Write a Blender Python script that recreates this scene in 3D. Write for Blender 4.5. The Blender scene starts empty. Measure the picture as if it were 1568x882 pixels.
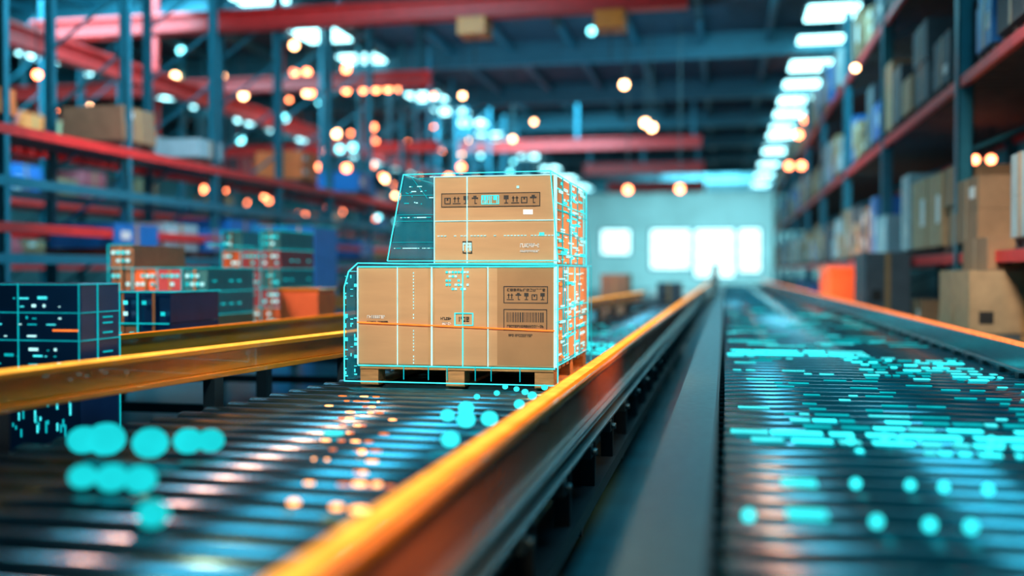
import bpy, math, random
from mathutils import Vector, Matrix
random.seed(7)
R = random.Random(11)

# ------------------------------------------------------------------ materials
def mat(name, col, rough=0.5, metal=0.0, emis=None, strength=0.0, var=0.12, scale=6.0, bump=0.0, stretch=None, coat=0.0):
    m = bpy.data.materials.new(name); m.use_nodes = True
    nt = m.node_tree; n = nt.nodes; l = nt.links
    b = n['Principled BSDF']
    b.inputs['Roughness'].default_value = rough
    b.inputs['Metallic'].default_value = metal
    if coat: b.inputs['Coat Weight'].default_value = coat
    tc = n.new('ShaderNodeTexCoord'); mp = n.new('ShaderNodeMapping')
    nz = n.new('ShaderNodeTexNoise'); nz.inputs['Scale'].default_value = scale
    nz.inputs['Detail'].default_value = 3
    l.new(tc.outputs['Object'], mp.inputs['Vector']); l.new(mp.outputs['Vector'], nz.inputs['Vector'])
    if stretch: mp.inputs['Scale'].default_value = stretch
    cr = n.new('ShaderNodeValToRGB')
    cr.color_ramp.elements[0].position = 0.3; cr.color_ramp.elements[1].position = 0.7
    cr.color_ramp.elements[0].color = (*[c*(1-var) for c in col], 1)
    cr.color_ramp.elements[1].color = (*[min(1, c*(1+var)) for c in col], 1)
    l.new(nz.outputs['Fac'], cr.inputs['Fac']); l.new(cr.outputs['Color'], b.inputs['Base Color'])
    if emis:
        b.inputs['Emission Color'].default_value = (*emis, 1)
        b.inputs['Emission Strength'].default_value = strength
    if bump:
        bp = n.new('ShaderNodeBump'); bp.inputs['Strength'].default_value = bump
        l.new(nz.outputs['Fac'], bp.inputs['Height']); l.new(bp.outputs['Normal'], b.inputs['Normal'])
    return m

def glow(name, col, strength, var=0.2, scale=8):
    """self-luminous surface with slight procedural unevenness"""
    m = bpy.data.materials.new(name); m.use_nodes = True
    nt=m.node_tree; n=nt.nodes; l=nt.links; n.clear()
    out=n.new('ShaderNodeOutputMaterial'); e=n.new('ShaderNodeEmission')
    tc=n.new('ShaderNodeTexCoord'); nz=n.new('ShaderNodeTexNoise'); nz.inputs['Scale'].default_value=scale
    mr=n.new('ShaderNodeMapRange'); mr.inputs['From Min'].default_value=.3; mr.inputs['From Max'].default_value=.7
    mr.inputs['To Min'].default_value=strength*(1-var); mr.inputs['To Max'].default_value=strength*(1+var)
    l.new(tc.outputs['Object'],nz.inputs['Vector']); l.new(nz.outputs['Fac'],mr.inputs['Value'])
    l.new(mr.outputs['Result'],e.inputs['Strength']); e.inputs['Color'].default_value=(*col,1)
    l.new(e.outputs[0],out.inputs['Surface']); return m

def glass(name, col, alpha, emis, strength):
    m = mat(name, col, 0.15, 0.0, emis, strength)
    m.node_tree.nodes['Principled BSDF'].inputs['Alpha'].default_value = alpha
    return m

M = dict(
 floor=mat('floor_concrete', (0.02,0.10,0.13), 0.28, 0.0, var=0.35, scale=1.5),
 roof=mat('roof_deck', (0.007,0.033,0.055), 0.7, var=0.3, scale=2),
 purlin=mat('purlin_steel', (0.015,0.13,0.18), 0.5, 0.2),
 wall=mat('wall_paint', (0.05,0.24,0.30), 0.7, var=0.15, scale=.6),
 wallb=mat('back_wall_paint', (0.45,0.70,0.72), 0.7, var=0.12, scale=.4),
 teal=mat('teal_steel_paint', (0.02,0.18,0.25), 0.4, 0.2),
 red=mat('red_steel_paint', (0.75,0.032,0.03), 0.45, 0.0),
 yellow=mat('yellow_hoist_paint', (0.95,0.28,0.01), 0.4),
 rail=mat('orange_rail_paint', (0.80,0.24,0.01), 0.24, 0.1, coat=0.5, stretch=(6,.4,6)),
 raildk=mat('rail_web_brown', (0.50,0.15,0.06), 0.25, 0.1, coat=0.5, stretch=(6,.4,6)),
 silver=mat('rail_silver', (0.22,0.36,0.40), 0.22, 0.85, stretch=(6,.4,6)),
 led=glow('orange_rail_glow', (1.0,0.22,0.015), 1.3),  # emission standing in for glow and highlights along the rail tops
 railglowy=glow('amber_rail_glow_core', (1.0,0.42,0.05), 2.0),
 railglowp=glow('salmon_rail_glow', (1.0,0.24,0.07), 1.7),
 roller=mat('roller_steel', (0.05,0.16,0.21), 0.24, 0.85, var=0.35, scale=3),
 rollert=mat('roller_teal_coating', (0.012,0.17,0.22), 0.20, 0.45, var=0.3, scale=3),
 frame=mat('conveyor_frame_dark', (0.010,0.025,0.035), 0.4, 0.5),
 plate=mat('grey_side_plate', (0.07,0.17,0.20), 0.36, 0.5, var=0.2, scale=20, bump=0.05),
 bolt=mat('bracket_steel', (0.03,0.08,0.10), 0.4, 0.7),
 carton=mat('kraft_cardboard', (0.47,0.26,0.12), 0.75, var=0.07, scale=2.5, stretch=(1,1,6), bump=0.02),
 cartondk=mat('kraft_cardboard_label_area', (0.33,0.17,0.07), 0.75, var=0.07),
 cartonlt=mat('kraft_cardboard_light', (0.46,0.29,0.16), 0.8),
 carton2=mat('kraft_cardboard_brown', (0.30,0.165,0.09), 0.8),
 cartonw=mat('white_wrapped_goods', (0.36,0.48,0.52), 0.4),
 cartonb=mat('blue_drum_plastic', (0.01,0.16,0.48), 0.4),
 cartono=mat('orange_bin_plastic', (0.95,0.17,0.045), 0.45),
 cartong=mat('grey_brown_goods', (0.08,0.10,0.12), 0.7),
 cartonp=mat('pink_carton', (0.50,0.08,0.10), 0.7),
 cartont=mat('teal_carton', (0.02,0.22,0.26), 0.6),
 tape=mat('packing_tape', (0.42,0.23,0.10), 0.35),
 ink=mat('black_ink', (0.02,0.016,0.014), 0.7),
 wlabel=mat('white_label', (0.8,0.8,0.78), 0.6),
 wood=mat('pallet_wood', (0.38,0.18,0.06), 0.75, var=0.3, scale=8, stretch=(1,8,8)),
 wooddk=mat('deck_board_wood', (0.09,0.055,0.05), 0.8, var=0.3, scale=4),
 cy=glow('cyan_hologram_line', (0.06,0.85,0.90), 1.4),
 cyd=glow('cyan_hologram_dot', (0.005,0.58,0.64), 0.9),
 cyb=glow('cyan_marker_glow', (0.01,0.62,0.66), 1.2, var=.08),
 cym=glow('cyan_marker_glow_strong', (0.03,0.70,0.75), 1.9, var=.08),
 cyh=glow('cyan_marker_point', (0.03,0.75,0.80), 2.8, var=.1),
 cyw=glow('pale_cyan_line', (0.50,1.0,1.0), 1.25),
 og=glow('orange_hologram_and_reflection', (1.0,0.20,0.03), 1.8),
 ogw=glow('amber_reflection_dot', (1.0,0.38,0.12), 5.0),  # glow for the painted lamp reflections
 navy=mat('navy_crate_panel', (0.006,0.045,0.15), 0.25, 0.2),
 shell=glass('teal_glass_shell', (0.01,0.16,0.22), 0.42, (0.01,0.18,0.25), 0.25),
 panel=glow('ceiling_light_panel', (0.38,0.92,1.0), 6.5, var=.1),
 winm=glow('frosted_window_pane', (0.55,0.97,1.0), 3.0, var=.1, scale=1),
 warm=glow('warm_bulb', (1.0,0.48,0.22), 18.0),
 redl=glow('red_bulb', (1.0,0.23,0.09), 16.0),
 cyl=glow('cyan_bulb', (0.20,0.85,0.95), 7.0),
 rod=mat('lamp_rod', (0.01,0.04,0.05), 0.5),
)

# ------------------------------------------------------------------ mesh builder
class B:
    def __init__(s): s.v=[]; s.f=[]; s.mi=[]; s.ms=[]; s.sm=[]
    def m(s, k):
        if k not in s.ms: s.ms.append(k)
        return s.ms.index(k)
    def hexa(s, pts, k):
        o=len(s.v); s.v+= [tuple(p) for p in pts]; i=s.m(k)
        for q in ((0,3,2,1),(4,5,6,7),(0,1,5,4),(1,2,6,5),(2,3,7,6),(3,0,4,7)):
            s.f.append(tuple(o+a for a in q)); s.mi.append(i); s.sm.append(False)
    def box(s,x0,x1,y0,y1,z0,z1,k):
        s.hexa([(x0,y0,z0),(x1,y0,z0),(x1,y1,z0),(x0,y1,z0),(x0,y0,z1),(x1,y0,z1),(x1,y1,z1),(x0,y1,z1)],k)
    def bar(s,a,b,w,h,k):
        a=Vector(a); b=Vector(b); d=(b-a).normalized()
        up=Vector((0,0,1)) if abs(d.z)<.9 else Vector((0,1,0))
        r=d.cross(up).normalized()*w/2; u=r.cross(d).normalized()*h/2
        s.hexa([a-r-u,a+r-u,b+r-u,b-r-u,a-r+u,a+r+u,b+r+u,b-r+u],k)
    def cyl(s,c,ax,L,r,k,seg=16):
        o=len(s.v); i=s.m(k)
        for e in (0,1):
            for j in range(seg):
                t=2*math.pi*j/seg; p=[0,0,0]
                p[ax]=e*L; p[(ax+1)%3]=r*math.cos(t); p[(ax+2)%3]=r*math.sin(t)
                s.v.append((c[0]+p[0],c[1]+p[1],c[2]+p[2]))
        for j in range(seg):
            k2=(j+1)%seg
            s.f.append((o+j,o+k2,o+seg+k2,o+seg+j)); s.mi.append(i); s.sm.append(True)
        s.f.append(tuple(o+j for j in reversed(range(seg)))); s.mi.append(i); s.sm.append(False)
        s.f.append(tuple(o+seg+j for j in range(seg))); s.mi.append(i); s.sm.append(False)
    def ell(s,c,rx,ry,rz,k,seg=14,rings=7):
        o=len(s.v); i=s.m(k)
        for a in range(rings+1):
            ph=math.pi*a/rings
            for j in range(seg):
                t=2*math.pi*j/seg
                s.v.append((c[0]+rx*math.sin(ph)*math.cos(t),c[1]+ry*math.sin(ph)*math.sin(t),c[2]+rz*math.cos(ph)))
        for a in range(rings):
            for j in range(seg):
                k2=(j+1)%seg
                s.f.append((o+a*seg+j,o+(a+1)*seg+j,o+(a+1)*seg+k2,o+a*seg+k2)); s.mi.append(i); s.sm.append(True)
    def obj(s,name,parent=None,bevel=0):
        me=bpy.data.meshes.new(name); me.from_pydata(s.v,[],s.f)
        for k in s.ms: me.materials.append(M[k])
        me.polygons.foreach_set('material_index',s.mi)
        me.polygons.foreach_set('use_smooth',s.sm)
        me.update()
        o=bpy.data.objects.new(name,me); bpy.context.scene.collection.objects.link(o)
        if bevel:
            md=o.modifiers.new('bevel','BEVEL'); md.width=bevel; md.segments=2; md.limit_method='ANGLE'
        if parent: o.parent=parent
        return o
def empty(name, loc=(0,0,0)):
    e=bpy.data.objects.new(name,None); bpy.context.scene.collection.objects.link(e); e.empty_display_size=.2
    return e

XL,XR,YB,YE,ZC=-34.0,9.0,-8.0,90.0,8.52
# ------------------------------------------------------------------ room shell
b=B(); b.box(XL,XR,YB,YE,-.2,0,'floor'); b.obj('floor')
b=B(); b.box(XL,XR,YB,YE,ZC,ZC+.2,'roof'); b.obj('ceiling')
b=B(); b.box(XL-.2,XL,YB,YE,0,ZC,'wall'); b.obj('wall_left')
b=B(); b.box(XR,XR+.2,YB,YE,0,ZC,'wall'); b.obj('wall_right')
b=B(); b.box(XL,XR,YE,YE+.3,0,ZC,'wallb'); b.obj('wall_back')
wins=[(-10.7,-8.1,3.0,5.2),(-6.4,-2.9,1.7,5.2),(-2.6,.8,1.0,5.2),(1.1,3.0,1.4,5.2)]
for i,(x0,x1,z0,z1) in enumerate(wins):
    b=B(); y=YE
    b.box(x0,x1,y-.06,y-.01,z0,z1,'winm')
    for xx in (x0,x1): b.box(xx-.08,xx+.08,y-.14,y-.005,z0-.08,z1+.08,'teal')
    for zz in (z0,z1): b.box(x0,x1,y-.14,y-.005,zz-.08,zz+.08,'teal')
    for q in (1,2): b.box(x0,x1,y-.1,y-.005,z0+(z1-z0)*q/3-.02,z0+(z1-z0)*q/3+.02,'wall')
    b.obj('window_%d'%(i+1))
b=B()
for y in [9+7.3*i for i in range(11)]:
    b.box(XL,XR,y-.12,y+.12,7.82,7.92,'purlin'); b.box(XL,XR,y-.12,y+.12,8.38,8.52,'purlin')
    b.box(XL,XR,y-.02,y+.02,7.92,8.38,'purlin')
b.obj('roof_cross_beams')
b=B()
for x in [XL+1+1.9*i for i in range(22)]:
    b.box(x-.07,x+.07,YB,YE,8.22,8.40,'purlin')
b.obj('roof_purlins')
# ceiling lights
for rx,y0 in ((2.65,20.5),(-11.1,20.2),(-20.4,17.8),(-29,18)):
    b=B(); y=y0
    while y<84:
        b.box(rx-.62,rx+.62,y-.75,y+.75,8.10,8.16,'panel')
        b.box(rx-.68,rx+.68,y-.80,y+.80,8.161,8.23,'rod')
        y+=3.45
    b.obj('ceiling_light_row')
# overhead cranes
def crane(y,x0,x1,z=6.5,h=.5,hoists=()):
    b=B()
    b.box(x0,x1,y-.18,y+.18,z-h/2,z-h/2+.07,'red'); b.box(x0,x1,y-.18,y+.18,z+h/2-.07,z+h/2,'red')
    b.box(x0,x1,y-.04,y+.04,z-h/2+.07,z+h/2-.07,'red')
    for x in (x0+.3,(x0+x1)/2,x1-.3): b.box(x-.06,x+.06,y-.06,y+.06,z+h/2,8.4,'teal')
    for hx in hoists:
        b.box(hx-.28,hx+.28,y-.3,y+.3,z-h/2-.36,z-h/2-.02,'yellow')
        b.cyl((hx-.2,y,z-h/2-.1),0,.4,.14,'rod'); b.bar((hx,y,z-h/2-.36),(hx,y,z-h/2-.9),.03,.03,'rod')
    b.obj('overhead_crane_beam',bevel=.01)
crane(19.5,-14.5,-.7,6.65,.40,(-4.8,-2.14))
crane(26,-20,-7.6,6.6,.38)
crane(30,-24,-8.5,5.3,.30)
crane(40,-10.5,-.9,6.5,.45)
crane(50,-6.8,-1.0,6.5,.55)
crane(62,-7,-1.2,6.6,.7)
b=B()
for x,z in ((-13.2,6.0),(-21.5,6.3)):
    b.box(x-.15,x+.15,14,80,z-.22,z-.15,'red'); b.box(x-.15,x+.15,14,80,z+.15,z+.22,'red'); b.box(x-.03,x+.03,14,80,z-.15,z+.15,'red')
    for i in range(10): b.box(x-.06,x+.06,15+7*i,15.12+7*i,z+.22,8.4,'red')
b.obj('crane_runway_girder')

# ------------------------------------------------------------------ pendant bulbs
b=B()
def bulb(x,y,z,k,r=.13):
    b.ell((x,y,z),r,r,r,k); b.box(x-.05,x+.05,y-.05,y+.05,z+r*.8,z+r*1.4,'rod')
    b.box(x-.012,x+.012,y-.012,y+.012,z+r*1.4,ZC-.02,'rod')
for x,z,k in [(-16.1,7.35,'warm'),(-14.6,7.3,'warm'),(-13.9,6.7,'warm'),(-12.3,7.3,'redl'),(-11.9,7.3,'redl'),(-10.7,7.35,'redl'),
  (-10.7,6.75,'redl'),(-10.2,6.75,'redl'),(-9.8,6.75,'redl'),(-9.45,6.75,'redl'),(-9.1,6.75,'redl'),(-8.4,7.07,'redl'),(-11.8,6.7,'redl'),
  (-11,5.5,'warm'),(-11.4,5.0,'redl'),(-11.5,4.55,'redl'),(-11.2,4.25,'redl'),(-10.7,4.5,'redl'),(-12.3,8.1,'warm'),(-15.9,8.1,'cyl'),
  (-19,6.5,'warm'),(-2.7,6.6,'warm'),(-2.13,5.55,'warm'),(-1.95,5.42,'warm'),(-2.6,3.75,'redl'),(-1.2,3.75,'redl'),(-3.6,8.1,'cyl'),
  (-14,5.4,'cyl'),(-10.9,5.05,'cyl'),(-10.5,5.1,'cyl'),(-12.6,6.0,'cyl'),(-18,5.9,'redl')]:
    bulb(x,28,z,k,.11)
for x,z in [(2.7,6.66),(2.95,7.2),(3.4,7.2),(3.3,6.66),(2.35,5.5),(2.8,5.5)]: bulb(x,40,z,'redl',.13)
rb=random.Random(77)
for i in range(130):
    y=rb.uniform(30,60); x=rb.uniform(-22,-7.0)*y/40; 
    if x<XL+2 or abs(x+13.2)<.5 or abs(x+21.5)<.5: continue
    bulb(x,y,rb.uniform(3.8,7.6),rb.choice(('redl','cyl','warm','redl','redl')),rb.uniform(.06,.12))
for x,y,z in [(-12.5,16,5.6),(-12.0,18,4.7),(-15,20,6.9),(-13.0,17,4.2),(-11.6,17,5.2)]: bulb(x-1,y,z,'redl',.08)
bulb(2.36,20,5.3,'warm',.07)
b.obj('hanging_bulbs')
b=B()
for x in (4.0,4.25): b.ell((x,18,3.35),.07,.07,.07,'redl'); b.box(x-.01,x+.01,17.99,18.01,3.42,3.9,'rod')
b.obj('rack_bulbs')

# ------------------------------------------------------------------ racks
def cartons(b,x0,x1,y0,y1,z,hmax,pal,front,over=0.1,fill=.8):
    y=y0
    while y<y1-.5:
        d=R.uniform(.7,1.3); d=min(d,y1-y-.05)
        if R.random()<fill and d>.35:
            h=R.uniform(.45,1)*hmax; k=R.choice(pal); n=R.choice((1,2,2,3))
            for q in range(n):
                o=R.uniform(0,.08)
                if front>0: xa,xb=x0-over+o,x1-.3
                else: xa,xb=x0+.3,x1+over-o
                b.box(xa,xb,y+o,y+d-o,z+.12+q*h/n+.005,z+.12+(q+1)*h/n,k)
                xf = xa if front>0 else xb
                b.box(xf-.006,xf+.006,y+d/2-.04,y+d/2+.04,z+.125+q*h/n,z+.12+(q+1)*h/n,'tape')
                if R.random()<.5: b.box(xf-.008,xf+.008,y+d*.15,y+d*.35,z+.14+(q+.3)*h/n,z+.12+(q+.7)*h/n,'wlabel')
            xa2,xb2=(x0-.02,x1-.2) if front>0 else (x0+.2,x1+.02)
            for zz in (0,.09): b.box(xa2,xb2,y+.03,y+d-.03,z+.002+zz,z+.025+zz,'wooddk')
            for q in range(3): b.box(xa2,xb2,y+.05+q*(d-.22)/2,y+.15+q*(d-.22)/2,z+.025,z+.092,'wooddk')
        y+=d+R.uniform(.02,.25)

def rack(name,x0,x1,ys,levels,top,face,pal,upw=.13,hmax=1.3,fill=.8):
    root=empty(name)
    b=B()
    for y in ys:
        for x in (x0,x1):
            b.box(x-upw/2,x+upw/2,y-upw/2,y-upw/2+.02,0,top,'teal')
            b.box(x-upw/2,x-upw/2+.02,y-upw/2,y+upw/2,0,top,'teal'); b.box(x+upw/2-.02,x+upw/2,y-upw/2,y+upw/2,0,top,'teal')
            b.box(x-.12,x+.12,y-.12,y+.12,0,.02,'teal')
        z=.2
        while z<top-1:
            b.bar((x0,y,z),(x1,y,z+.9),.04,.04,'teal'); z+=.95
    b.obj(name+'_uprights',root)
    b=B()
    for z,k,deck in levels:
        for x in (x0-.03,x1+.03): b.box(x-.04,x+.04,ys[0],ys[-1],z-.13,z,k)
        y=ys[0]
        while deck and y<ys[-1]:
            b.box(x0,x1,y+.02,y+.26,z-.03,z,'wooddk'); y+=.3
    b.obj(name+'_beams',root)
    b=B()
    for z,k,deck in levels:
        if deck: cartons(b,x0,x1,ys[0],ys[-1],z,hmax,pal,face,fill=fill)
    cartons(b,x0,x1,ys[0],ys[-1],.0,1.1,pal,face,fill=fill)
    b.obj(name+'_goods',root)

palR=['cartonlt','carton2','cartonlt','cartonb','cartong','cartonlt','cartonw']
palL=['cartonw','cartonlt','cartono','cartonb','cartono','cartonw','carton2','cartonp']
rack('pallet_rack_right',3.0,5.2,[7.7+6.4*i for i in range(10)],[(1.75,'red',1),(4.0,'red',1),(6.3,'red',1)],8.0,1,palR,.19,1.25)
rack('pallet_rack_left',-10.3,-9.0,[5.95+2.75*i for i in range(18)],[(1.75,'teal',1),(2.15,'red',0),(2.74,'teal',0),(3.4,'red',1)],8.0,-1,palL,.13,.62,.45)
rack('pallet_rack_far',-17.2,-16.0,[9+3.2*i for i in range(18)],[(1.7,'red',1),(3.2,'red',1),(4.7,'red',1)],8.0,-1,palL,.14,.8,.5)

# ------------------------------------------------------------------ conveyors
def lerp_poly(P,y):
    if y<=P[0][0]: return P[0][1]
    for (a,xa),(c,xc) in zip(P,P[1:]):
        if y<=c: return xa+(xc-xa)*(y-a)/(c-a)
    return P[-1][1]
leftP=[(-1,-3.4),(3.78,-2.98),(6.76,-2.60),(14.8,-1.98),(21,-1.66)]
def rollers(name,root,xl,xr,y0,y1,zt,pitch=.16,r=.062,k='roller'):
    b=B(); y=y0
    while y<y1:
        a=xl(y); b.cyl((a,y,zt-r),0,xr-a,r,k,24)
        b.cyl((a-.03,y,zt-r),0,xr-a+.06,.018,'bolt',8)
        y+=pitch
    b.obj(name,root)
# main left conveyor
root=empty('roller_conveyor')
rollers('rollers',root,lambda y:lerp_poly(leftP,y)+.12,-.93,.6,21.5,.80,.21,.092)
b=B()
ya=-1.0
b.box(-.88,-.755,ya,60,.885,.92,'rail'); b.box(-.88,-.835,ya,60,.60,.885,'raildk')
b.box(-.88,-.70,ya,60,.585,.60,'silver'); b.box(-.835,-.775,ya,60,.63,.885,'raildk')
b.box(-.775,-.735,ya,60,.63,.66,'silver')
b.obj('guide_rail',root,bevel=.006)
b=B(); b.box(-.872,-.775,ya,60,.9195,.923,'led'); b.box(-.86,-.80,ya,60,.9231,.927,'railglowy'); b.obj('rail_glow_strip',root)  # rail-top highlight painted as glowing strips
b=B(); y=.7
while y<40:
    b.box(-.76,-.70,y,y+.10,.51,.58,'bolt'); b.cyl((-.70,y+.05,.545),0,.03,.02,'bolt',10)
    b.box(-.80,-.72,y+.32,y+.37,.25,.585,'frame')
    y+=.95
b.obj('rail_brackets',root,bevel=.004)
b=B(); b.box(-.93,-.885,ya,60,.45,.78,'frame')
b.box(-.88,-.70,ya,60,.22,.30,'frame')
for y in [1+2.4*i for i in range(9)]:
    for x in (-.85,lerp_poly(leftP,y)+.05): b.box(x-.05,x+.05,y,y+.1,0,.6,'frame')
    b.box(lerp_poly(leftP,y)+.05,-.85,y+.02,y+.08,.2,.28,'frame')
for (a,xa),(c,xc) in zip(leftP,leftP[1:]):
    b.bar((xa+.07,a,.66),(xc+.07,c,.66),.07,.2,'frame')
b.obj('under_frame',root)
def ibeam(b,p,z0,z1,w,ktop,kweb):
    for (a,xa),(c,xc) in zip(p,p[1:]):
        h=z1-z0
        b.bar((xa,a,z1-.015),(xc,c,z1-.015),w,.03,ktop); b.bar((xa,a,z0+.015),(xc,c,z0+.015),w,.03,ktop)
        b.bar((xa,a,(z0+z1)/2),(xc,c,(z0+z1)/2),.03,h-.06,kweb)
b=B(); ibeam(b,leftP,.93,1.10,.11,'rail','rail'); b.obj('guide_rail_raised',root,bevel=.004)
b=B()
for (a,xa),(c,xc) in zip(leftP,leftP[1:]): b.bar((xa+.03,a,1.102),(xc+.03,c,1.102),.05,.012,'railglowy')
b.obj('rail_glow_strip_raised',root)  # bright top highlight of the raised rail, painted as glow
b=B()
for y in [2.2+1.5*i for i in range(12)]:
    x=lerp_poly(leftP,y)+.03; b.box(x-.035,x+.035,y-.05,y+.05,.6,.93,'frame')
b.obj('rail_posts',root)
# second left conveyor
root=empty('roller_conveyor_secondary')
P2=[(5.4,-3.98),(9.6,-3.72),(20,-3.2)]
rollers('rollers',root,lambda y:-6.6,-4.1,5.4,20,.86,.2,.07)
b=B(); ibeam(b,P2,.88,1.10,.11,'rail','rail'); ibeam(b,[(5.4,-6.72),(20,-6.72)],.88,1.1,.11,'rail','rail')
for (a,xa),(c,xc) in zip(P2,P2[1:]): b.bar((xa+.035,a,1.102),(xc+.035,c,1.102),.03,.006,'led')  # glow painted along the rail top
b.obj('guide_rails',root)
b=B()
for y in [5.6+2.4*i for i in range(6)]:
    for x in (lerp_poly(P2,y),-6.72): b.box(x-.05,x+.05,y,y+.1,0,.88,'frame')
    b.box(-6.7,lerp_poly(P2,y),y+.02,y+.08,.3,.38,'frame')
b.obj('legs',root)
# right conveyor
root=empty('roller_conveyor_wide')
rollers('rollers',root,lambda y:0.0,1.97,.5,58,.80,.21,.098,'rollert')
b=B(); b.box(-.26,-.035,-1,58,.78,.80,'plate'); b.box(-.26,-.24,-1,58,.5,.78,'frame'); b.box(-.045,-.03,-1,58,.70,.815,'frame')
b.obj('side_plate',root,bevel=.002)
b=B(); b.box(1.99,2.02,-1,58,.66,1.0,'silver'); b.box(1.99,2.10,-1,58,1.0,1.02,'rail'); b.box(1.975,2.1,-1,58,.82,.845,'silver')
b.obj('guide_rail',root,bevel=.003)
b=B(); b.box(1.985,2.03,-1,58,1.004,1.028,'railglowp'); b.obj('rail_glow_strip',root)  # painted glow on the right rail's top edge
b=B()
for y in [1+2.4*i for i in range(22)]:
    for x in (-.2,2.05): b.box(x-.05,x+.05,y,y+.1,0,.66 if x>0 else .78,'frame')
    b.box(-.2,2.0,y+.02,y+.08,.2,.28,'frame')
y=1.0
while y<50:
    b.box(2.0,2.12,y,y+.06,.62,.70,'bolt'); b.box(1.955,1.99,y,y+.09,.79,.83,'bolt'); y+=.5
b.obj('under_frame',root)

# ------------------------------------------------------------------ main boxes
YF=6.12; YK=7.60
def glyphs(b,P,x0,x1,z0,z1,n,k,r):
    w=(x1-x0)/n
    for i in range(n):
        a=x0+i*w+w*.12; c=x0+(i+1)*w-w*.12; t=(z1-z0)*.22
        if r.random()<.8: P(a,c,z1-t,z1,k)
        if r.random()<.6: P(a,c,z0,z0+t,k)
        if r.random()<.85: P(a,a+w*.22,z0,z1,k)
        if r.random()<.6: P(c-w*.22,c,z0+(z1-z0)*r.choice((0,.5)),z1,k)
        if r.random()<.4: P(a,c,(z0+z1)/2-t/2,(z0+z1)/2+t/2,k)
def frame(P,x0,x1,z0,z1,t,k):
    P(x0,x1,z0,z0+t,k); P(x0,x1,z1-t,z1,k); P(x0,x0+t,z0+t,z1-t,k); P(x1-t,x1,z0+t,z1-t,k)
def icon(P,x,z,s,kind,k):
    """small shipping pictograms"""
    if kind==0:   # arrows up
        P(x,x+s,z,z+s*.12,k)
        for a in (.2,.65):
            P(x+s*a,x+s*(a+.12),z+s*.2,z+s*.9,k); P(x+s*(a-.12),x+s*(a+.24),z+s*.62,z+s*.74,k)
    elif kind==1: # glass
        P(x+s*.2,x+s*.8,z+s*.5,z+s,k); P(x+s*.44,x+s*.56,z+s*.12,z+s*.5,k); P(x+s*.25,x+s*.75,z,z+s*.12,k)
    elif kind==2: # umbrella
        P(x+s*.1,x+s*.9,z+s*.6,z+s*.8,k); P(x+s*.3,x+s*.7,z+s*.8,z+s,k); P(x+s*.45,x+s*.55,z,z+s*.6,k); P(x+s*.55,x+s*.75,z,z+s*.12,k)
    else:         # carton
        frame(P,x+s*.1,x+s*.9,z,z+s*.8,s*.12,k); P(x+s*.4,x+s*.6,z+s*.45,z+s*.7,k)

root=empty('cardboard_box_large')
X0,Z0,X1,Z1=-2.265,.935,-1.008,1.55
b=B(); b.box(X0,X1,YF,YK,Z0,Z1,'carton'); b.obj('carton_body',root,bevel=.008)
b=B()
def mkP(b,X0,Z0,d=.002,e=.0):
    def P(a,c,z0,z1,k): b.box(X0+a/100,X0+c/100,YF-d-e,YF-.0005-e,Z0+z0/100,Z0+z1/100,k)
    return P
P=mkP(b,X0,Z0)
P(90,124.5,1,60.5,'cartondk')
P(46,50,1,60.5,'tape'); P(83,84.3,1,60.5,'cartondk')
b.obj('printed_area',root)
b=B(); P=mkP(b,X0,Z0,.003,.002); r=random.Random(3)
frame(P,94,121.5,39,49.5,.5,'ink')
for i,kd in enumerate((0,2,1,3,1)): icon(P,96+i*5,41,4.4,kd,'ink')
glyphs(b,P,96,120,46.3,48,12,'ink',r)
frame(P,94,121,22.5,35.5,.5,'ink')
x=96
while x<119.5:
    w=r.choice((.3,.5,.8)); P(x,x+w,27.5,33.5,'ink'); x+=w+r.choice((.45,.7))
glyphs(b,P,96,119,24.2,25.8,18,'ink',r)
glyphs(b,P,97,112,18.6,20.2,14,'ink',r)
frame(P,63,75,25,33,.6,'ink'); glyphs(b,P,65.5,72.5,27.5,30.5,3,'ink',r)
glyphs(b,P,6,18,29,31,9,'wlabel',r); glyphs(b,P,6,20,26,27.4,14,'ink',r)
glyphs(b,P,54,61,28.5,30.2,6,'ink',r); glyphs(b,P,55,61,25.5,27,5,'wlabel',r)
b.obj('printed_marks',root)

rootu=empty('cardboard_box_small')
UX0,UZ0,UX1,UZ1=-1.763,1.566,-1.010,2.105
b=B(); b.box(UX0,UX1,YF,YK-.1,UZ0,UZ1,'carton'); b.obj('carton_body',rootu,bevel=.008)
b=B(); P=mkP(b,UX0,UZ0,.003,.001); r=random.Random(5)
P(4.5,66.5,35,43.5,'cartondk')
P2_=mkP(b,UX0,UZ0,.003,.004)
frame(P2_,4.5,66.5,35,43.5,.4,'ink')
for i,kd in enumerate((3,0,1,2)): icon(P2_,6+i*5.8,36.8,5,kd,'ink')
for i,kd in enumerate((1,0,3,2)): icon(P2_,43+i*5.6,36.8,5,kd,'ink')
P(56,62,30,33,'wlabel'); glyphs(b,P2_,54,66,10,12.4,9,'wlabel',r); glyphs(b,P2_,54,66,7,8.4,14,'wlabel',r)
frame(P2_,18,24,6.5,14,.6,'ink')
b.obj('printed_marks',rootu)

# pallet
b=B()
px0,px1=-2.255,-1.015
for i in range(3):
    x=px0+i*(px1-px0-.12)/2
    for j in range(3):
        y=YF+.01+j*(YK-YF-.16)/2; b.box(x,x+.12,y,y+.14,.825,.905,'wood')
    b.box(x,x+.12,YF+.01,YK-.01,.802,.824,'wood')
for j in range(9):
    y=YF+j*(YK-YF-.12)/8; b.box(px0,px1,y,y+.12,.906,.933,'wood')
b.obj('wooden_pallet',bevel=.004)

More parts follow.
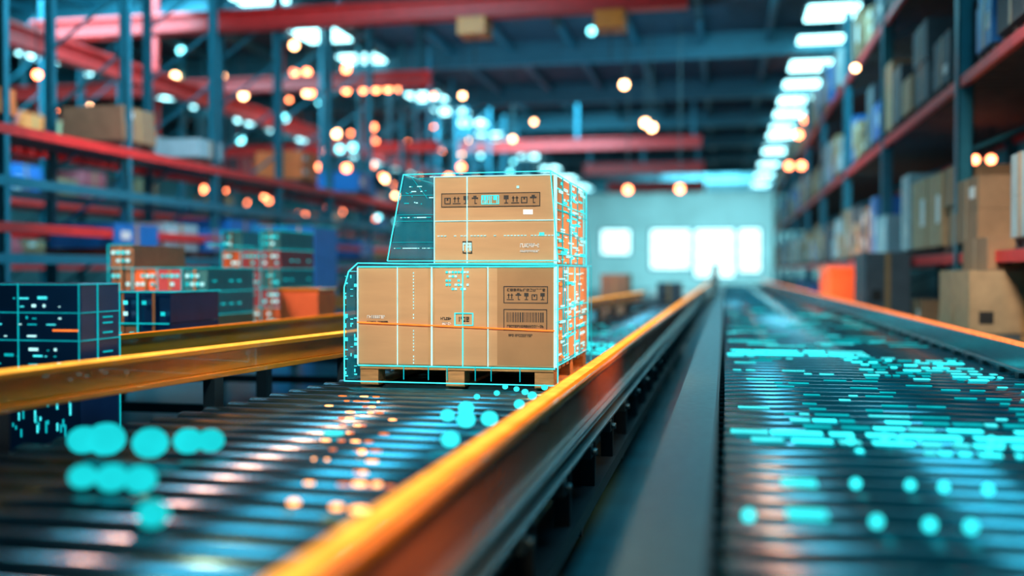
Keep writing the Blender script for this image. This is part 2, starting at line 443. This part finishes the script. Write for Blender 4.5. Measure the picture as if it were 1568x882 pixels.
# ------------------------------------------------------------------ hologram wireframe around the boxes
root=empty('hologram_wireframe')
W=.005
def line(b,p,q,k='cy',w=W): b.bar(p,q,w,w,k)
b=B()
sx0,sx1,sy0,sy1=-2.345,-.985,YF-.03,YK+.06
def loop(b,pts,k='cy',w=W,close=True):
    for a,c in zip(pts,pts[1:]+([pts[0]] if close else [])): line(b,a,c,k,w)
lo=[(sx0,.83),(sx0,1.42),(sx0+.03,1.52),(sx0+.09,1.572),(sx1,1.56),(sx1,.95),(sx1,.83)]
loop(b,[(x,sy0,z) for x,z in lo],'cy',.007); loop(b,[(x,sy1,z) for x,z in lo],'cyd',.005)
for x,z in lo[2:6]: line(b,(x,sy0,z),(x,sy1,z),'cy',.004)
hi=[(-2.06,1.585),(-2.035,1.72),(-1.955,2.12),(-1.03,2.125),(sx1,1.585)]
hb=[(-2.06,1.585),(-2.035,1.72),(-1.955,2.10),(-1.03,2.12),(sx1,1.585)]
loop(b,[(x,sy0,z) for x,z in hi],'cy',.006); loop(b,[(x,sy1,z) for x,z in hb],'cyd',.003)
for x,z in hi[2:4]: line(b,(x,sy0,z),(x,sy1,z),'cy',.004)
for z in (1.70,1.83,1.87,1.99):
    xl=-2.06+(z-1.585)*.2; line(b,(xl,sy0,z),(UX0,sy0,z),'cyd',.003)
line(b,(-1.90,sy0,2.1),(-1.80,sy0,1.97),'cyd',.003)
r=random.Random(8)
for k_ in range(40):
    x=r.choice((sx0+.01,sx0+.045,sx0+.07)); z=r.uniform(.85,1.5); b.box(x-.003,x+.003+r.choice((0,.01)),sy0-.004,sy0+.002,z,z+r.choice((.004,.008,.02)),'cy')
for k_ in range(60):
    z=r.choice((r.uniform(1.93,2.1),1.85,1.66)); x=r.uniform(-2.04+(z-1.585)*.2,UX0-.02); w=r.choice((.006,.012,.03)); b.box(x,min(x+w,UX0),sy0-.003,sy0+.002,z,z+.006,r.choice(('cyd','cyw')))
b.obj('outline',root)
b=B()
P=mkP(b,X0,Z0,.006,.003)
for x,w,k in ((26,.4,'cyw'),(48,.9,'cyw'),(68,.6,'cy'),(84,.5,'cyw')): P(x,x+w,0,61.5,k)
for i in range(30):
    if r.random()<.7: P(36.5,36.9,1+i*2,2+i*2,'cyw')
P(-.3,.4,0,61,'cyw'); P(125.2,126,0,61,'cyw'); P(0,126,61,61.8,'cy'); P(0,126,-1,-.2,'cy')
for x in (30,46,58,76,86,104): P(x,x+.5,-9,0,'cyd')
for i in range(5):
    for j in range(8):
        if r.random()<.65: P(57.5+j*1.9,58.8+j*1.9,47+i*2.6,48.3+i*2.6,r.choice(('cy','cyw')))
frame(P,63,75,25,33,.6,'cy')
P2=mkP(b,UX0,UZ0,.006,.003)
P2(0,76,53.5,54.1,'cyw'); P2(-.3,.3,0,54,'cyw'); P2(75.0,76,0,54,'cyw'); P2(20.6,21.2,0,54,'cyw')
P2(0,75,26.2,26.7,'cyw')
for i in range(36):
    if r.random()<.7: P2(i*2.1,i*2.1+1.3,17,17.5,'cyw')
for i in range(20):
    if r.random()<.7: P2(30+i*.5,30.35+i*.5,37+r.choice((0,2)),41.5,'cy')
frame(P2,30,41,36.5,42,.4,'cy')
P2(0,76,0,.6,'cy'); P2(52,53.5,46,47.5,'cyw'); P2(66,69,17,19,'cy')
glyphs(b,P2,18,24,8,13,3,'cyw',r)
b.obj('front_overlay',root)
b=B()
b.bar((X0,YF-.012,Z0+.265),(X1,YF-.012,Z0+.225),.004,.009,'og')
b.obj('scan_line',root)
b=B(); xs=X1+.004
def side(y0,y1,z0,z1,k): b.box(xs,xs+.006,y0,y1,z0,z1,k)
for zA,zB,yB in ((Z0,Z1,YK),(UZ0,UZ1,YK-.1)):
    for i in range(5):
        y=YF+r.uniform(.02,yB-YF-.05); side(y,y+.012,zA,zB,r.choice(('cy','cyd')))
    for i in range(4):
        z=r.uniform(zA,zB); side(YF,yB,z,z+.004,r.choice(('cy','cyd')))
    for i in range(80):
        y=r.uniform(YF,yB-.25); z=r.uniform(zA,zB-.03); side(y,y+r.choice((.04,.08,.14,.22)),z,z+r.choice((.006,.01,.016)),r.choice(('cy','cyw','cyw')))
    side(YF,YF+.02,zA,zB,'cyw'); side(yB-.02,yB,zA,zB,'cy')
for i in range(16):
    y=r.uniform(YF,YK-.2); z=r.uniform(Z0,Z1-.03); side(y,y+r.uniform(.03,.2),z,z+.012,'og')
b.obj('side_overlay',root)
b=B()
b.hexa([(-2.05,sy0+.01,1.60),(UX0-.01,sy0+.01,1.60),(UX0-.01,sy1-.02,1.60),(-2.05,sy1-.02,1.60),(-1.95,sy0+.01,2.10),(UX0-.01,sy0+.01,2.10),(UX0-.01,sy1-.02,2.09),(-1.95,sy1-.02,2.09)],'shell')
b.box(sx0+.01,X0-.012,sy0+.01,sy1-.01,.84,1.5,'shell')
b.obj('glass_shell',root)

# ------------------------------------------------------------------ navy digital crate
root=empty('digital_crate')
cx0,cx1,cy0,cy1,cz0,cz1=-5.0,-3.15,4.56,4.90,.16,1.46
b=B(); b.box(cx0,cx1,cy0,cy1,cz0,cz1,'navy'); b.obj('crate_body',root,bevel=.01)
b=B(); r=random.Random(21)
def CF(a,c,z0,z1,k): b.box(a,c,cy0-.006,cy0-.001,z0,z1,k)
def CS(a,c,z0,z1,k): b.box(cx1+.001,cx1+.006,a,c,z0,z1,k)
for z in (cz0,1.17,1.31,cz1-.008): CF(cx0,cx1,z,z+.004,'cyd'); CS(cy0,cy1,z,z+.004,'cyd')
for x in (-3.156,-3.5,-3.75,-4.1): CF(x,x+.004,1.0,cz1,'cyd')
CS(cy1-.006,cy1,cz0,cz1,'cyd'); CS(4.7,4.705,1.0,cz1,'cyd')
for z in (1.05,1.09,1.12,1.19,1.25,1.28,1.34,1.38):
    x=-4.3
    while x<cx1-.1:
        w=r.choice((.008,.012,.02,.05)); 
        if r.random()<.5: CF(x,x+w,z,z+r.choice((.005,.008,.014)),r.choice(('cy','cyw','cyd')))
        x+=w+r.uniform(.01,.06)
for i in range(34):
    x=r.uniform(-3.6,cx1-.05); z=r.uniform(.68,.92); CF(x,x+.006,z,z+r.choice((.02,.04,.06)),r.choice(('cy','cyd')))
for x in (-4.05,-3.93,-3.82): CF(x,x+.09,1.36,1.385,'cyw'); CF(x,x+.07,1.40,1.415,'cyw')
CF(-3.3,-3.16,1.22,1.228,'og'); CF(-3.9,-3.89,1.08,1.1,'og')
for z in (1.1,1.2,1.25,1.28): CS(4.75,4.83,z,z+.008,'cyd')
b.obj('crate_overlay',root)
b=B()
for x in (-5,-4.15,-3.27): b.box(x,x+.12,4.56,4.9,.0,.12,'wood')
for i in range(3): b.box(-5,-3.15,4.56+i*.12,4.66+i*.12,.12,.155,'wood')
b.obj('crate_pallet',root)

# ------------------------------------------------------------------ stacked digital cartons, left background
def stack(name,x0,x1,y0,y1,z0,z1,nx,nz,pal,seed,dots=.5):
    r=random.Random(seed); root=empty(name); b=B(); c=B()
    w=(x1-x0)/nx; h=(z1-z0)/nz
    for i in range(nx):
        hh = nz - (r.choice((0,0,1)) if nz>2 else 0)
        for j in range(hh):
            a=x0+i*w; k=r.choice(pal)
            b.box(a+.008,a+w-.008,y0+r.uniform(0,.05),y1,z0+j*h+.003,z0+(j+1)*h-.003,k)
            b.box(a+w*.45,a+w*.55,y0-.002,y0+.0,z0+j*h+.003,z0+(j+1)*h-.003,'tape')
            yy=y0-.008
            for p,q in (((a,yy,z0+j*h),(a+w,yy,z0+j*h)),((a,yy,z0+j*h),(a,yy,z0+(j+1)*h)),((a,yy,z0+(j+1)*h),(a+w,yy,z0+(j+1)*h))):
                c.bar(p,q,.010,.010,'cyd')
            for u in range(4):
                for v in range(2):
                    if r.random()<dots: c.box(a+w*(.15+u*.2),a+w*(.15+u*.2)+.035,yy-.006,yy,z0+(j+.25+v*.35)*h,z0+(j+.25+v*.35)*h+.03,r.choice(('cyb','cyw','cy')))
        topz=z0+hh*h
        c.bar((x1+.005,y0,topz),(x1+.005,y1,topz),.010,.010,'cyd')
    for j in range(nz-1):
        c.bar((x1+.006,y0,z0+j*h),(x1+.006,y1,z0+j*h),.007,.007,'cyd')
        for q in range(5):
            if r.random()<dots: c.box(x1+.004,x1+.010,y0+.1+q*.17,y0+.17+q*.17,z0+(j+.4)*h,z0+(j+.4)*h+.02,'cyd')
    b.obj('cartons',root,bevel=.01); c.obj('overlay',root)
stack('stacked_cartons',-5.9,-4.85,9.0,10.0,.87,1.78,4,4,['cartont','cartono','cartonp','carton2'],1,.85)
stack('stacked_cartons',-5.85,-5.1,11.2,12.2,.87,2.0,3,5,['cartonp','cartonp','cartono','cartont'],2,.6)
stack('stacked_cartons',-5.0,-4.2,7.2,8.0,.87,1.36,3,2,['navy','carton2','navy'],5,.4)
stack('blue_crate_stack',-8.0,-6.9,16.5,17.6,0,2.3,2,4,['cartonb','cartonb','cartonb'],3,.2)
b=B(); b.box(-4.75,-4.3,10.4,10.9,.87,1.30,'cartono'); b.box(-4.77,-4.28,10.38,10.92,1.30,1.34,'rail'); b.obj('orange_tote',bevel=.015)

# ------------------------------------------------------------------ goods beside right rack
def carton_obj(name,x0,x1,y0,y1,z0,z1,k):
    b=B(); b.box(x0,x1,y0,y1,z0,z1,k)
    ym=(y0+y1)/2; xm=(x0+x1)/2
    b.box(x0-.002,x0,ym-.04,ym+.04,z0,z1,'tape'); b.box(xm-.04,xm+.04,y0-.002,y0,z0,z1,'tape')
    b.box(x0+.1,x0+.25,y0-.004,y0-.001,z0+.15*(z1-z0),z0+.35*(z1-z0),'ink')
    b.obj(name,bevel=.01)
carton_obj('storage_carton',2.62,3.75,12.0,13.6,.84,1.53,'cartonlt')
carton_obj('storage_carton',2.85,3.75,12.2,13.4,1.535,1.90,'carton2')
carton_obj('storage_carton',2.62,3.75,12.0,13.6,.15,.83,'cartong')
b=B()
for i in range(3): b.box(2.62,3.75,12.0+i*.72,12.14+i*.72,.0,.11,'wooddk')
for i in range(6): b.box(2.62+i*.2,2.76+i*.2,12.0,13.6,.111,.145,'wooddk')
b.obj('wooden_pallet')
carton_obj('storage_carton',2.2,2.88,17.2,18.6,0,.9,'cartong')
carton_obj('storage_carton',2.2,2.88,17.2,18.6,.905,1.82,'cartong')
b=B(); b.box(2.18,2.88,22.6,25.0,0,1.5,'cartono'); b.box(2.14,2.9,22.56,25.04,1.5,1.62,'cartono')
for i in range(6): b.box(2.165,2.181,22.7+i*.38,22.78+i*.38,.1,1.5,'cartono')
b.obj('orange_bin',bevel=.02)
carton_obj('parcel',-1.55,-1.0,24,25,.80,1.25,'cartong')
carton_obj('parcel',-3.1,-2.4,26,27,0,1.45,'carton2')
carton_obj('parcel',-.65,-.3,50,51.2,0,1.9,'cartong')
b=B(); b.box(-2.2,-.95,23,30,.7,.795,'frame')
for y in (23.2,29.6):
    for x in (-2.1,-1.05): b.box(x-.05,x+.05,y-.05,y+.05,0,.7,'frame')
b.obj('transfer_table')

# ------------------------------------------------------------------ glowing markers and painted reflections on conveyor
zt=.812
b=B()
for x,y,s in [(-2.44,3.55,.062),(-2.33,3.53,.074),(-2.13,3.51,.068),(-2.04,3.63,.058),(-1.97,3.675,.054),(-2.05,2.976,.046),(-1.927,2.95,.052),(-1.826,2.95,.052),(-1.546,2.56,.045)]:
    b.ell((x,y,zt+s*.85),s,s,s*.85,'cyb')
for x,y,s in [(-1.28,4.66,.034),(-1.246,4.88,.040),(-1.147,4.49,.044),(-1.054,4.56,.040),(-1.08,3.975,.038),(-1.27,5.68,.018),(-1.29,6.0,.018),(-1.04,5.55,.026),(-1.05,6.0,.02),(-1.035,5.16,.028),(-1.34,5.49,.018),(-1.2,5.9,.018),(-1.12,5.75,.02)]:
    b.ell((x,y,zt+s*.85),s,s,s*.85,'cym')
b.obj('cyan_marker_beads')
b=B()
for x,y in [(.42,3.49),(.59,3.5),(.69,3.49),(.82,3.48),(.068,2.97),(.413,2.97),(.55,2.96),(.655,2.96)]:
    b.ell((x,y,zt+.016),.016,.016,.016,'cyh')
for x,y,w in [(.243,3.52,.055),(.234,3.07,.055)]: b.box(x-w,x+w,y-.04,y+.04,zt,zt+.01,'cym')
r=random.Random(31)
def top(y,p=.21,o=.5): return o+round((y-o)/p)*p
def band(x0,x1,ya,yb,dens,wm,hk=.02,k=('cy','cyd','cyd')):
    y=top(ya)
    while y<=yb+.01:
        x=x0+r.uniform(0,.1)
        while x<x1:
            w=r.uniform(.2,1)*wm
            if r.random()<dens: b.box(x,min(x+w,x1),y-hk/2,y+hk/2,.801,.806,r.choice(k))
            x+=w+r.uniform(.01,.06)
        y+=.21
S=('cy','cyh','cyh')
band(.02,1.2,9.1,9.6,.95,.5,.09,S)
band(.9,1.85,7.3,8.9,.7,.12,.06,('cy','cyh','cyd')); band(.02,.9,7.3,8.9,.25,.2,.03); band(.02,1.9,5.5,7.2,.34,.16,.03); band(.02,1.9,10,20,.25,.5,.03)
band(.02,1.75,4.7,4.72,1.0,.4,.08,S); band(.02,1.4,4.49,4.5,.9,.2,.07,S); band(.3,1.8,4.91,5.2,.8,.16,.06,('cy','cyh','cyd')); band(.02,1.8,5.3,5.6,.45,.2,.03)
band(.3,1.7,4.28,4.3,.6,.08,.05,S)
for i in range(14):
    x=r.uniform(.5,1.6); y=r.gauss(4.42,.1); s=r.uniform(.008,.018); b.ell((x,y,zt+.02),s,s,s,'cyh',10,5)
b.obj('light_data_band')
b=B(); band(-1.7,-1.0,8.9,10.3,.7,.12,.06,S); band(-1.8,-1.0,11.5,14,.4,.12,.05)
b.obj('light_data_band')
b=B()  # amber flecks painted as lamp reflections on rollers; the cyan one is a marker
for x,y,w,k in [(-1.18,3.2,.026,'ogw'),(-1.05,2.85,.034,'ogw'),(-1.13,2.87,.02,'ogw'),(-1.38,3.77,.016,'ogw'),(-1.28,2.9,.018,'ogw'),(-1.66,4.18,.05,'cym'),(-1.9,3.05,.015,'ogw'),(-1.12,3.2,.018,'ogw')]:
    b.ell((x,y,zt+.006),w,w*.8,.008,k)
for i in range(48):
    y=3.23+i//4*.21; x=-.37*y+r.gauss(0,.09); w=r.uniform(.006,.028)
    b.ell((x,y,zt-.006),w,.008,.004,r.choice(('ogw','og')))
b.obj('amber_painted_reflections')

# ------------------------------------------------------------------ lights
def area(name,loc,tgt,size,power,col,sy=None,spread=None):
    L=bpy.data.lights.new(name,'AREA'); L.energy=power; L.color=col; L.size=size
    if sy: L.shape='RECTANGLE'; L.size_y=sy
    if spread: L.spread=math.radians(spread)
    o=bpy.data.objects.new(name,L); bpy.context.scene.collection.objects.link(o); o.location=loc
    o.rotation_euler=(Vector(tgt)-Vector(loc)).to_track_quat('-Z','Y').to_euler(); return o
area('warm_white_fill',(-1.6,.3,4.4),(-1.65,6.12,1.5),1.0,31,(1.0,.93,.80),spread=38)  # added key light for the box fronts
area('warm_white_fill',(1.2,8.0,5.5),(3.3,12.5,1.6),1.0,36,(1.0,.82,.62),spread=50)  # added to brighten the cartons by the right rack
area('overhead_cyan_fill',(1.2,6,7.6),(1.0,6,0),3,340,(.20,.80,1.0))  # this and the other cyan overhead lights are added fill
area('overhead_cyan_fill',(-6,13,7.6),(-7.5,14,1),4,900,(.22,.78,1.0))
area('overhead_cyan_fill',(0,24,7.6),(2,26,1),5,1000,(.25,.80,1.0))
area('overhead_cyan_fill',(-8,38,7.6),(-8,40,1),8,2600,(.20,.78,1.0))
area('overhead_cyan_fill',(-14,20,7.6),(-15,22,1),5,1700,(.22,.78,1.0))
area('overhead_cyan_fill',(-1,72,7.0),(-1,89,4),6,4500,(.5,.95,1.0))  # added to brighten the back wall
area('uplight',(-5,30,5.5),(-5,34,8.5),10,350,(.15,.65,.95))
area('warm_red_fill',(-6,12,3.2),(-8,20,6.6),1.5,150,(1.0,.20,.10))  # added red light to bring out the overhead beams
area('warm_red_fill',(-6.2,4.5,4.2),(-5.2,9.5,1.3),.8,45,(1.0,.55,.38),spread=60)  # added to brighten the left carton stacks
area('warm_red_fill',(-4.5,24,3.0),(-5,34,6.2),2,180,(1.0,.25,.15))  # added red light for the farther crane beams
area('warm_red_fill',(0,20,2.6),(2.5,24,1.2),.8,50,(1.0,.45,.25),spread=70)  # added light on the orange bin
area('orange_accent_fill',(.5,6.9,2.4),(-1.0,6.85,1.3),.4,20,(1.0,.36,.12),spread=70)  # added for the orange tint on the box sides
area('orange_accent_fill',(-.2,1.4,2.4),(-.76,2.6,.8),.3,8,(1.0,.50,.28),spread=50)  # added to light the right face of the centre rail
area('orange_accent_fill',(-2.55,5.3,3.0),(-1.9,3.6,.8),.35,34,(1.0,.24,.14),spread=110)  # added so a warm streak shows on the rollers

w=bpy.data.worlds.new('world'); bpy.context.scene.world=w; w.use_nodes=True
w.node_tree.nodes['Background'].inputs['Color'].default_value=(.03,.28,.40,1)
w.node_tree.nodes['Background'].inputs['Strength'].default_value=.42
bpy.context.scene.view_settings.view_transform='Standard'

cam=bpy.data.cameras.new('camera'); co=bpy.data.objects.new('camera',cam); bpy.context.scene.collection.objects.link(co)
cam.lens=36; cam.sensor_width=36; co.location=(0,0,1.52)
co.rotation_euler=(math.radians(90-.93),0,math.radians(11.75))
cam.dof.use_dof=True; cam.dof.focus_distance=6.3; cam.dof.aperture_fstop=.46; cam.clip_end=300
bpy.context.scene.camera=co
